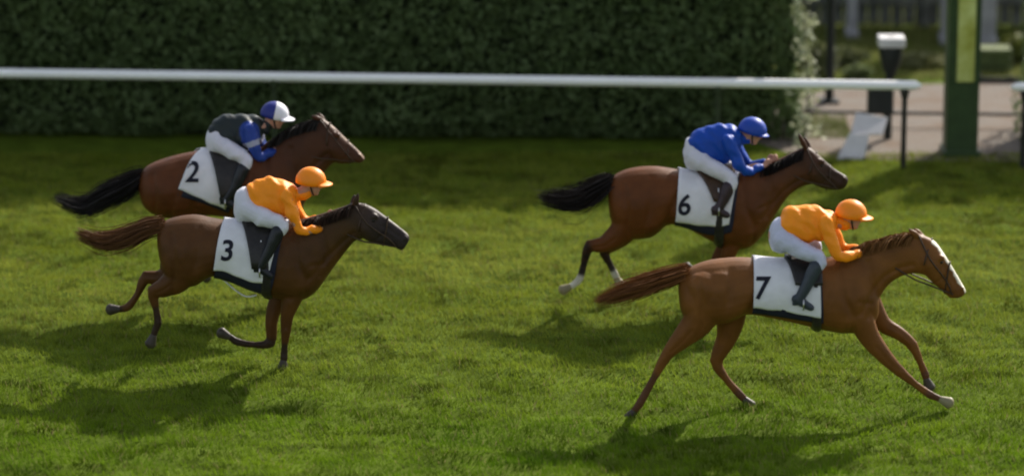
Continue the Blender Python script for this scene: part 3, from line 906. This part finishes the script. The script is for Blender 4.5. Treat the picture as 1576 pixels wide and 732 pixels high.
def rider(c):
    Y = c['lane']
    jt = Torso(c['jacket'], Y)
    hipp = at(*c['hip'], Y)
    root = tag(empty('person', (hipp.x, Y, hipp.z - .35)), c['label'], 'person', 'jockeys riding the racehorses')
    # head frame
    hc = at(*c['head'], Y); an = c.get('tilt', -.18)
    fw = Vector((math.cos(an), 0, math.sin(an))); up = Vector((-math.sin(an), 0, math.cos(an))); lt = Vector((0, 1, 0))
    def hp(f, l, u): return hc + fw * f + lt * l + up * u
    arm = {}
    for s, key in ((-1, 'arm'), (1, 'arm_far')):
        ya = (.165, .205, .21, .14, .065)
        arm[s] = [at(p[0], p[1], Y + s * ya[i]) if s < 0 else at(p[0], p[1], Y + ya[i]) for i, p in enumerate(c[key])]
    ar = (.064, .056, .046, .041, .032)
    yl = (.10, .19, .265, .285)
    leg = {s: [at(p[0], p[1], Y - yl[i]) if s < 0 else at(p[0], p[1], Y - yl[i]) + Vector((0, 2 * yl[i], 0)) for i, p in enumerate(c['thigh'])] for s in (-1, 1)}
    lr_ = (.092, .082, .062, .050)
    yb = (.285, .30, .31, .315)
    boot = {s: [at(p[0], p[1], Y - yb[i]) + (Vector((0, 2 * yb[i], 0)) if s > 0 else Vector()) for i, p in enumerate(c['boot'])] for s in (-1, 1)}
    # continuous body
    bf = Buf()
    rings = []
    K = len(jt.T) - 1
    for k in range(K * 4 + 1):
        rings.append([jt.point(min(k / 4, K - 1e-6), 2 * math.pi * j / 18, -.036, 0) for j in range(18)])
    bf.rings(rings)
    pv = Torso(c['pelvis'], Y); rings = []
    for k in range((len(pv.T) - 1) * 4 + 1):
        rings.append([pv.point(min(k / 4, len(pv.T) - 1 - 1e-6), 2 * math.pi * j / 18, -.036, 0) for j in range(18)])
    bf.rings(rings)
    nb = (jt.T[-1] + jt.B[-1]) / 2
    bf.tube([nb - fw * .06, nb, hp(-.03, 0, -.07), hp(-.01, 0, -.02)], [.065, .058, .055, .055], n=12)
    bf.ball(hp(-.012, 0, .03), [fw * .098, lt * .077, up * .095], 16, 10)
    bf.ball(hp(.028, 0, -.045), [fw * .062, lt * .058, up * .075], 14, 8)
    bf.ball(hp(.062, 0, -.095), [fw * .026, lt * .028, up * .02], 10, 6)
    bf.tube([hp(.088, 0, .015), hp(.106, 0, -.022), hp(.098, 0, -.036)], [.011, .017, .014], n=8, sub=2)
    bf.tube([hp(.072, -.045, .028), hp(.088, 0, .03), hp(.072, .045, .028)], [.012, .012, .012], n=8, sub=2, lat=Vector((0, 0, 1)))
    bf.tube([hp(.07, -.025, -.066), hp(.088, 0, -.064), hp(.07, .025, -.066)], [.008, .010, .008], n=8, sub=2, lat=Vector((0, 0, 1)))
    for s in (-1, 1):
        bf.ball(hp(-.01, s * .078, -.01), [fw * .022, lt * .01, up * .033], 8, 6)
        A = arm[s]
        bf.tube(A, [r * .8 for r in ar], n=10)
        add_hand(bf, A[-1] - (A[-1] - A[-2]).normalized() * .01, A[-1] - A[-2], None, s)
        bf.tube(leg[s] , [r * .7 for r in lr_], n=12)
        B = boot[s]
        bf.tube([leg[s][-1], B[0], B[1], B[2]], [.042, .042, .034, .03], n=10)
        bf.tube([B[2], B[3]], [.028, .022], n=8)
    me = remesh(bf, .0068, 3)
    place(me, 'body', M['skin'], root)
    # silks
    bf = Buf(); jt.into(bf, 20, 4)
    for s in (-1, 1):
        A = arm[s]; e = A[-1].lerp(A[-2], .42)
        bf.tube(A[:-1] + [e], [r * 1.06 for r in ar], n=12)
    bf.tube([nb - fw * .03, nb + fw * .012, hp(-.03, 0, -.085)], [.07, .066, .06], n=12)
    me = remesh(bf, .0095, 4)
    V = coords(me)
    wr = (vnoise(V[:, 0] * 16 + V[:, 2] * 11 + V[:, 1] * 5, V[:, 2] * 9 - V[:, 0] * 6, 8) - .5) * .034
    nrm = np.empty(len(V) * 3, 'f'); me.vertices.foreach_get('normal', nrm); V += nrm.reshape(-1, 3) * wr[:, None]; set_coords(me, V)
    cv = np.tile(np.array(c['silks']), (len(V), 1))
    if 'sleeve_col' in c:
        A = np.array([list(p) for s in (-1, 1) for k in range(4) for p in (arm[s][k], arm[s][k].lerp(arm[s][k + 1], .5))])
        dm = np.min(np.linalg.norm(V[:, None] - A[None], axis=2), axis=1)
        mk = np.clip((.115 - dm) / .015, 0, 1) * (np.abs(V[:, 1] - Y) > .09)
        cv = cv * (1 - mk[:, None]) + np.array(c['sleeve_col']) * mk[:, None]
        for s in (-1, 1):
            q = arm[s][0].lerp(arm[s][2], .45); ax = (arm[s][2] - arm[s][0]).normalized()
            al = np.abs((V - np.array(q)) @ np.array(ax)); rd = np.linalg.norm(V - np.array(q), axis=1)
            mk = (al < .028) & (rd < .12)
            cv[mk] = np.array((.30, .32, .42))
    set_col(me, cv)
    place(me, 'jacket', c['silk_mat'], root)
    # breeches
    bf = Buf(); pv.into(bf, 20, 4)
    for s in (-1, 1): bf.tube(leg[s], [r * 1.03 for r in lr_], n=14)
    me = remesh(bf, .0095, 4)
    V = coords(me); wr = (vnoise(V[:, 0] * 14 - V[:, 2] * 10, V[:, 2] * 9 + V[:, 0] * 5, 9) - .5) * .022
    nrm = np.empty(len(V) * 3, 'f'); me.vertices.foreach_get('normal', nrm); V += nrm.reshape(-1, 3) * wr[:, None]; set_coords(me, V)
    place(me, 'breeches', c['breech_mat'], root)
    # boots
    for s in (-1, 1):
        B = boot[s]; bf = Buf()
        d = (B[3] - B[2]).normalized()
        bf.tube([B[0], B[0].lerp(B[1], .5), B[1], B[2]], [.066, .064, .055, .044], n=14)
        bf.tube([B[2] - d * .03, B[2] + d * .03, B[3]], [.042, .042, .032], n=12, flat=[.038, .042, .034])
        bf.box(B[2] - d * .035 + Vector((0, 0, -.045)), (.05, .05, .03))
        place(remesh(bf, .008, 3), 'boot', c['boot_mat'], root)
    # helmet
    bf = Buf(); rings = []
    for k in range(9):
        ph = .06 + (math.radians(104) - .06) * k / 8
        R = .132
        rings.append([hc + up * (.02 + R * .98 * math.cos(ph)) + (fw * (1.08 * math.cos(q)) + lt * (.92 * math.sin(q))) * R * math.sin(ph) for q in [2 * math.pi * j / 24 for j in range(24)]])
    bf.rings(rings)
    hm = bf.build('helmet', c['helmet_mat'], root, True)
    if 'cap_back' in c:
        hm.data.materials.append(c['cap_back'])
        for p_ in hm.data.polygons:
            if (p_.center + parent_world(root) - hc).dot(fw) < -.005: p_.material_index = 1
    pl_ = c.get('peak_len', .066)
    pk = Buf(); vs = []
    for k in range(4):
        rr = .125 + .085 * k / 3
        for j in range(13):
            q = math.radians(-62 + 124 * j / 12)
            ex = math.cos(q * .75)
            r2 = .125 * (1 - k / 3) + k / 3 * (.125 + pl_ * ex)
            vs.append(hc + up * (.03 - .018 * k / 3 - .02 * (1 - math.cos(q))) + fw * (1.08 * r2 * math.cos(q)) + lt * (.92 * r2 * math.sin(q)))
    fs = [(k * 13 + j, k * 13 + j + 1, (k + 1) * 13 + j + 1, (k + 1) * 13 + j) for k in range(3) for j in range(12)]
    pk.add(vs, fs)
    po = pk.build('peak', c.get('peak_mat', c['helmet_mat']), hm, True)
    m_ = po.modifiers.new('t', 'SOLIDIFY'); m_.thickness = .01
    # goggles and chin strap
    gb = Buf()
    P_ = [hp(.02 + .088 * math.cos(q) - .02, .086 * math.sin(q), .005) for q in [math.radians(-95 + 190 * k / 12) for k in range(13)]]
    gb.tube(P_, [.022] * 13, n=8, sub=1, flat=[.010] * 13, lat=lt)
    gb.build('goggles', M['goggle'], root, True)
    cs = Buf(); cs.tube([hp(0, -.083, 0), hp(.02, -.07, -.06), hp(.045, 0, -.118), hp(.02, .07, -.06), hp(0, .083, 0)], [.008] * 5, n=6, sub=4, lat=fw)
    cs.build('chin_strap', M['leather'], root, True)
    return root

# ---- the four runners -------------------------------------------------------
L7, L3, L6, L2 = on_ground(1200, 632).y, on_ground(400, 563).y, on_ground(1080, 468).y, on_ground(350, 466).y
CHESTNUT, BAY, BAY2, BROWN = (.158, .061, .014), (.086, .034, .009), (.115, .037, .009), (.092, .029, .008)

horse(dict(lane=L7, seed=3, label='chestnut racehorse with a white-blazed face, wearing cloth number 7', coat=CHESTNUT, dark=(.10, .042, .02), muzzle=(.10, .05, .035),
    torso=[(1046, 425, 1044, 450, .10), (1062, 412, 1050, 482, .20), (1085, 403, 1075, 497, .25), (1115, 398, 1115, 495, .27), (1150, 397, 1150, 482, .27), (1190, 401, 1185, 486, .28), (1230, 402, 1230, 496, .29), (1265, 398, 1270, 506, .28), (1292, 393, 1302, 511, .25), (1318, 388, 1326, 508, .21), (1338, 402, 1345, 496, .16), (1350, 430, 1352, 482, .09)],
    neck=[(1285, 396, 1335, 500, .17), (1308, 385, 1350, 464, .15), (1335, 373, 1367, 438, .12), (1362, 365, 1388, 424, .10), (1388, 360, 1408, 420, .09), (1410, 359, 1424, 423, .085)],
    head=[(1405, 361, 1412, 408, .08), (1424, 363, 1426, 425, .10), (1440, 372, 1439, 438, .098), (1454, 391, 1449, 446, .078), (1467, 412, 1456, 453, .062), (1477, 429, 1463, 458, .056), (1485, 443, 1472, 458, .048), (1487, 449, 1479, 456, .036)],
    legs=[dict(s=-1, hind=True, k=4, p=[(1088, 440, .19), (1078, 488, .155), (1051, 519, .10), (1027, 545, .057), (1006, 582, .034), (986, 618, .040), (976, 632, .034), (966, 645, .04)]),
          dict(s=1, hind=True, k=5, p=[(1112, 435, .18), (1124, 480, .15), (1119, 518, .098), (1103, 556, .057), (1118, 583, .034), (1138, 606, .039), (1146, 614, .034), (1156, 625, .04)]),
          dict(s=-1, hind=False, k=5, w=6.6, wc=(.24, .20, .11), pale=True, p=[(1318, 470, .14), (1335, 513, .102), (1361, 547, .072), (1385, 571, .050), (1408, 590, .032), (1430, 606, .038), (1443, 612, .032), (1462, 620, .04)]),
          dict(s=1, hind=False, k=5, p=[(1335, 460, .12), (1358, 497, .078), (1384, 513, .062), (1404, 531, .050), (1416, 556, .032), (1424, 576, .038), (1426, 584, .032), (1431, 597, .04)])],
    muscle=[(1110, 440, .22, .19, .13), (1310, 455, .17, .22, .09)],
    ears=[((1413, 364), (1398, 352), -.05), ((1418, 362), (1405, 351), .05)], eye=(1447, 400), nose=(1481, 444),
    blaze_sheen=([(1437, 368), (1455, 391), (1468, 413), (1488, 447)], .031),
    tail=[(1054, 418, .05), (1025, 427, .06), (990, 438, .072), (955, 450, .07), (918, 462, .045)], hair=(.135, .055, .018), mane_col=(.17, .08, .026), mane_len=1.1,
    cloth=((1159, 399), (1157, 471), (1262, 398), (1258, 486)), number='7', num_at=(1174, 443), num_h=36, num_skew=.1, pad_drop=10,
    saddle=(1205, 1266, 440), girth=1252, straps=[[(1462, 404), (1456, 425), (1453, 447)], [(1414, 362), (1430, 395), (1456, 430), (1463, 449)], [(1434, 368), (1425, 385), (1420, 402)]], bit=(1465, 450), hands=(1340, 388), stirrup=(1236, 474), stirrup_top=(1240, 425)))

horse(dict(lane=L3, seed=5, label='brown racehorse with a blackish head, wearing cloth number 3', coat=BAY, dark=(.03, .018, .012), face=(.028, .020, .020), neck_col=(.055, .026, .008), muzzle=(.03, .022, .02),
    torso=[(243, 352, 243, 378, .10), (252, 341, 250, 408, .2), (272, 334, 266, 438, .25), (300, 331, 300, 438, .27), (328, 336, 325, 424, .27), (358, 341, 355, 430, .28), (395, 343, 392, 446, .29), (430, 343, 432, 458, .28), (458, 339, 464, 460, .25), (480, 338, 484, 450, .2), (497, 352, 500, 430, .15), (508, 367, 509, 410, .09)],
    neck=[(450, 341, 490, 445, .17), (472, 335, 506, 422, .145), (493, 329, 522, 400, .12), (515, 322, 536, 382, .1), (535, 315, 547, 370, .088), (546, 312, 556, 368, .085)],
    head=[(540, 313, 550, 358, .08), (556, 312, 562, 368, .1), (574, 319, 576, 374, .098), (590, 330, 591, 377, .078), (606, 342, 602, 378, .062), (620, 353, 611, 382, .056), (628, 360, 618, 385, .05), (631, 367, 622, 382, .038)],
    legs=[dict(s=1, hind=True, k=6, p=[(275, 385, .16), (262, 420, .12), (245, 428, .08), (224, 428, .057), (212, 452, .033), (198, 471, .039), (187, 475, .034), (168, 476, .04)]),
          dict(s=-1, hind=True, k=4, p=[(285, 388, .18), (276, 425, .145), (253, 442, .098), (236, 450, .057), (240, 475, .033), (243, 496, .038), (239, 508, .033), (231, 530, .04)]),
          dict(s=-1, hind=False, k=4, p=[(462, 415, .14), (450, 456, .10), (442, 485, .064), (440, 508, .050), (438, 532, .032), (437, 550, .038), (436, 556, .032), (435, 569, .04)]),
          dict(s=1, hind=False, k=3, p=[(455, 415, .12), (427, 462, .08), (418, 493, .062), (416, 526, .048), (392, 530, .031), (366, 526, .038), (355, 519, .032), (339, 511, .04)])],
    muscle=[(300, 380, .22, .2, .13), (462, 405, .17, .22, .09)],
    ears=[((546, 314), (552, 297), -.05), ((543, 314), (546, 299), .05)], eye=(575, 336), nose=(624, 366), blaze_sheen=([(600, 336), (616, 348), (629, 360)], .014, (.30, .27, .22)),  # pale nose stripe is sunlit sheen painted into the coat
    tail=[(247, 346, .05), (222, 352, .06), (190, 366, .072), (155, 371, .07), (118, 358, .05)], hair=(.10, .045, .018), mane_col=(.03, .018, .012), mane_len=.6,
    cloth=((345, 338), (333, 413), (446, 346), (411, 434)), number='3', num_at=(350, 385), num_h=33, pad_drop=20,
    loose=[(334, 424), (346, 432), (362, 446), (379, 456), (394, 454)], saddle=(368, 438, 410), flap=(.33, .62), girth=412, straps=[[(597, 335), (594, 355), (590, 375)], [(547, 314), (566, 340), (598, 364), (610, 378)], [(562, 316), (555, 335), (552, 352)]], bit=(610, 378), hands=(503, 346), stirrup=(400, 424), stirrup_top=(402, 370)))

horse(dict(lane=L6, seed=8, label='bay racehorse with black legs and tail, wearing cloth number 6', coat=BAY2, dark=(.012, .009, .008), face=(.035, .017, .010), neck_col=(.075, .028, .012), muzzle=(.06, .05, .045),
    torso=[(937, 282, 936, 304, .10), (946, 270, 940, 338, .2), (968, 260, 958, 364, .25), (1000, 256, 1000, 364, .27), (1030, 259, 1030, 344, .27), (1060, 265, 1058, 350, .28), (1090, 266, 1090, 367, .29), (1120, 262, 1122, 380, .28), (1146, 256, 1152, 380, .25), (1166, 251, 1174, 360, .2), (1182, 260, 1190, 335, .14), (1192, 272, 1199, 315, .08)],
    neck=[(1145, 257, 1178, 355, .17), (1170, 253, 1196, 326, .14), (1190, 248, 1212, 303, .12), (1208, 240, 1226, 292, .1), (1224, 232, 1238, 286, .088), (1240, 227, 1250, 283, .085)],
    head=[(1230, 228, 1238, 270, .08), (1246, 228, 1250, 282, .1), (1260, 238, 1262, 288, .097), (1273, 250, 1272, 291, .075), (1285, 260, 1281, 292, .062), (1295, 266, 1290, 292, .055), (1303, 271, 1298, 290, .048), (1306, 277, 1302, 286, .036)],
    legs=[dict(s=-1, hind=True, k=2.6, w=5, pale=True, p=[(975, 318, .18), (960, 352, .14), (931, 375, .088), (907, 380, .057), (899, 405, .034), (892, 429, .040), (881, 439, .034), (865, 447, .04)]),
          dict(s=1, hind=True, k=2.6, w=5, pale=True, p=[(978, 322, .16), (965, 356, .11), (947, 374, .075), (930, 386, .055), (938, 405, .033), (946, 421, .038), (949, 428, .033), (956, 440, .04)]),
          dict(s=-1, hind=False, k=2.6, p=[(1145, 335, .12), (1124, 382, .085), (1119, 405, .064), (1118, 425, .048), (1119, 445, .035), (1120, 457, .037), (1121, 462, .032), (1123, 473, .04)]),
          dict(s=1, hind=False, k=2.6, p=[(1140, 335, .12), (1115, 380, .08), (1103, 402, .062), (1096, 424, .048), (1082, 425, .035), (1070, 419, .037), (1065, 416, .032), (1055, 410, .04)])],
    muscle=[(1000, 305, .22, .2, .13), (1150, 325, .17, .22, .09)],
    ears=[((1241, 230), (1228, 204), -.05), ((1246, 230), (1237, 209), .05)], eye=(1263, 252), nose=(1299, 275),
    tail=[(940, 278, .05), (920, 290, .08), (895, 304, .10), (865, 308, .09), (830, 302, .055)], hair=(.014, .011, .010), mane_len=.6,
    cloth=((1045, 262), (1038, 339), (1144, 258), (1119, 345)), number='6', num_at=(1054, 315), num_h=33, pad_drop=10,
    saddle=(1066, 1138, 312), flap=(.42, .72), saddle_mat=M['brown_leather'], girth=1104, straps=[[(1277, 256), (1276, 272), (1272, 290)], [(1242, 229), (1255, 255), (1277, 278), (1287, 289)], [(1256, 235), (1248, 250), (1243, 265)]], bit=(1288, 289), hands=(1186, 252), stirrup=(1106, 330), stirrup_top=(1106, 290)))

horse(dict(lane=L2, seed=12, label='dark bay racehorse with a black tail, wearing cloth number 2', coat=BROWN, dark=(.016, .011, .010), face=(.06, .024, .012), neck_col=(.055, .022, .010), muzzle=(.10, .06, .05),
    torso=[(216, 268, 214, 292, .10), (226, 256, 222, 316, .20), (248, 246, 245, 332, .25), (280, 237, 280, 334, .27), (312, 232, 312, 330, .27), (345, 233, 345, 332, .28), (380, 231, 383, 340, .28), (408, 225, 416, 345, .25), (430, 219, 446, 342, .21), (448, 227, 464, 325, .16), (460, 247, 471, 300, .09)],
    neck=[(405, 223, 458, 335, .17), (425, 209, 473, 305, .14), (447, 195, 489, 280, .12), (468, 187, 502, 262, .1), (484, 183, 512, 252, .09), (495, 182, 520, 250, .085)],
    head=[(486, 183, 506, 238, .08), (500, 185, 517, 250, .1), (516, 197, 529, 252, .095), (532, 213, 540, 251, .07), (546, 226, 547, 250, .058), (555, 235, 552, 251, .05), (560, 241, 555, 250, .042), (562, 245, 558, 249, .03)],
    legs=[dict(s=-1, hind=True, k=3, p=[(258, 296, .17), (290, 335, .12), (282, 365, .078), (270, 388, .057), (288, 408, .038), (303, 420, .040), (310, 424, .034), (320, 428, .04)]),
          dict(s=1, hind=True, k=3, p=[(262, 296, .17), (300, 335, .12), (297, 362, .078), (285, 384, .057), (303, 404, .038), (320, 414, .040), (327, 417, .034), (338, 420, .04)]),
          dict(s=-1, hind=False, k=3, p=[(430, 300, .12), (432, 345, .085), (437, 372, .064), (440, 400, .048), (420, 412, .035), (402, 415, .037), (395, 413, .032), (384, 409, .04)]),
          dict(s=1, hind=False, k=3, p=[(432, 300, .12), (448, 342, .08), (458, 365, .062), (466, 390, .048), (450, 405, .035), (434, 412, .037), (428, 413, .032), (418, 412, .04)])],
    muscle=[(280, 285, .22, .2, .13), (430, 290, .17, .22, .09)],
    ears=[((493, 184), (478, 178), -.05), ((497, 183), (487, 174), .05)], eye=(517, 211), nose=(554, 240), blaze_sheen=([(504, 187), (522, 202), (542, 221), (561, 243)], .014, (.26, .17, .12)),  # tan forehead stripe paints the sun's rim light into the coat
    tail=[(217, 272, .05), (198, 284, .08), (165, 300, .095), (128, 318, .085), (84, 304, .05)], hair=(.016, .014, .014), mane_col=(.02, .018, .016), mane_len=.8,
    cloth=((310, 231), (278, 290), (388, 229), (350, 319)), number='2', num_at=(297, 264), num_h=33, pad_drop=9,
    saddle=(318, 386, 302), flap=(.38, .68), girth=368, straps=[[(536, 217), (536, 233), (538, 250)], [(494, 184), (515, 210), (537, 238), (547, 248)], [(508, 190), (504, 205), (504, 220)]], bit=(546, 247), hands=(430, 224), stirrup=(347, 318), stirrup_top=(350, 275)))

ORANGE = mat('orange silk', (.66, .235, .012), .5, attr=True, var=.06, scale=10, bump=.5, bscale=13, spec=.25)
BLUE_S = mat('blue silk', attr=True, rough=.5, var=.07, scale=10, bump=.5, bscale=13, spec=.25)
ORANGE_H = mat('orange cap silk', (.92, .26, .01), .45, var=.05, spec=.3)
BLUE_H = mat('blue cap silk', (.012, .055, .36), .45, var=.05, spec=.3)
WHITE_H = mat('white cap silk', (.72, .72, .78), .45, var=.04, spec=.3)
NAVY_H = mat('blue cap back', (.02, .03, .20), .5)
WHITE_B = fabric('white breeches', (.60, .60, .68))
LILAC_B = fabric('bluish white breeches', (.50, .52, .66))
BOOT_B = mat('black boot', (.014, .016, .022), .35, var=.2)
BOOT_N = mat('slate boot', (.035, .045, .06), .4, var=.2)
BOOT_P = mat('brown black boot', (.035, .022, .028), .4, var=.2)

rider(dict(lane=L7, label='jockey in orange silks and cap riding the white blazed chestnut', hip=(1197, 358), head=(1309, 332), tilt=-.16,
    jacket=[(1201, 334, 1204, 352, .11), (1210, 321, 1216, 364, .135), (1230, 316, 1236, 371, .146), (1253, 317, 1257, 370, .150), (1273, 322, 1275, 362, .146), (1286, 329, 1286, 354, .10)],
    arm=[(1270, 342), (1281, 370), (1291, 393), (1310, 393), (1327, 389)], arm_far=[(1272, 336), (1286, 360), (1297, 382), (1316, 385), (1333, 382)],
    pelvis=[(1183, 354, 1183, 372, .09), (1188, 342, 1189, 386, .145), (1203, 334, 1206, 388, .16), (1220, 342, 1226, 384, .14)],
    thigh=[(1203, 368), (1233, 384), (1262, 399), (1253, 418)], boot=[(1256, 410), (1243, 436), (1229, 462), (1248, 473)],
    silks=(.95, .29, .010), silk_mat=ORANGE, breech_mat=LILAC_B, helmet_mat=ORANGE_H, boot_mat=BOOT_N))
rider(dict(lane=L3, label='jockey in orange silks and cap riding the dark headed brown horse', hip=(372, 318), head=(478, 281), tilt=-.12,
    jacket=[(377, 296, 380, 316, .11), (384, 280, 390, 330, .135), (402, 274, 408, 338, .146), (424, 274, 429, 336, .150), (444, 279, 447, 325, .146), (456, 286, 457, 313, .10)],
    arm=[(441, 302), (452, 332), (462, 354), (481, 354), (497, 350)], arm_far=[(446, 300), (458, 322), (470, 338), (488, 338), (504, 333)],
    pelvis=[(360, 308, 360, 328, .09), (364, 294, 366, 342, .145), (378, 288, 384, 344, .16), (395, 298, 402, 342, .14)],
    thigh=[(380, 322), (408, 336), (435, 346), (425, 364)], boot=[(428, 356), (414, 385), (399, 412), (416, 424)],
    silks=(.95, .29, .010), silk_mat=ORANGE, breech_mat=WHITE_B, helmet_mat=ORANGE_H, boot_mat=BOOT_B))
rider(dict(lane=L6, label='jockey in plain royal blue silks and blue cap', hip=(1066, 238), head=(1157, 203), tilt=-.3,
    jacket=[(1059, 214, 1062, 230, .11), (1066, 203, 1073, 244, .135), (1084, 196, 1094, 252, .146), (1108, 190, 1114, 252, .150), (1128, 190, 1131, 238, .146), (1139, 198, 1140, 226, .10)],
    arm=[(1122, 216), (1133, 243), (1143, 262), (1160, 261), (1176, 255)], arm_far=[(1128, 214), (1141, 236), (1152, 254), (1168, 254), (1182, 248)],
    pelvis=[(1052, 230, 1052, 248, .09), (1056, 215, 1058, 260, .145), (1070, 210, 1075, 264, .16), (1086, 222, 1092, 264, .14)],
    thigh=[(1070, 243), (1098, 259), (1127, 276), (1119, 293)], boot=[(1121, 288), (1113, 308), (1104, 324), (1119, 331)],
    silks=(.004, .055, .36), silk_mat=BLUE_S, breech_mat=WHITE_B, helmet_mat=BLUE_H, peak_len=.04, boot_mat=BOOT_P))
rider(dict(lane=L2, label='jockey in black and blue silks with a white cap', hip=(332, 210), head=(422, 179), tilt=-.22,
    jacket=[(322, 194, 325, 212, .11), (330, 185, 336, 226, .135), (348, 177, 354, 232, .146), (372, 174, 377, 230, .150), (392, 178, 395, 220, .146), (404, 184, 405, 208, .10)],
    arm=[(384, 202), (391, 226), (399, 243), (413, 237), (424, 228)], arm_far=[(390, 198), (402, 218), (412, 232), (424, 228), (434, 220)],
    pelvis=[(318, 208, 318, 224, .09), (322, 195, 324, 238, .145), (336, 190, 342, 242, .16), (352, 202, 358, 242, .14)],
    thigh=[(338, 220), (360, 234), (380, 248), (371, 266)], boot=[(374, 260), (362, 286), (347, 308), (362, 318)],
    silks=(.016, .024, .026), sleeve_col=(.015, .045, .26), silk_mat=BLUE_S, breech_mat=WHITE_B, helmet_mat=WHITE_H, cap_back=NAVY_H, boot_mat=BOOT_B))
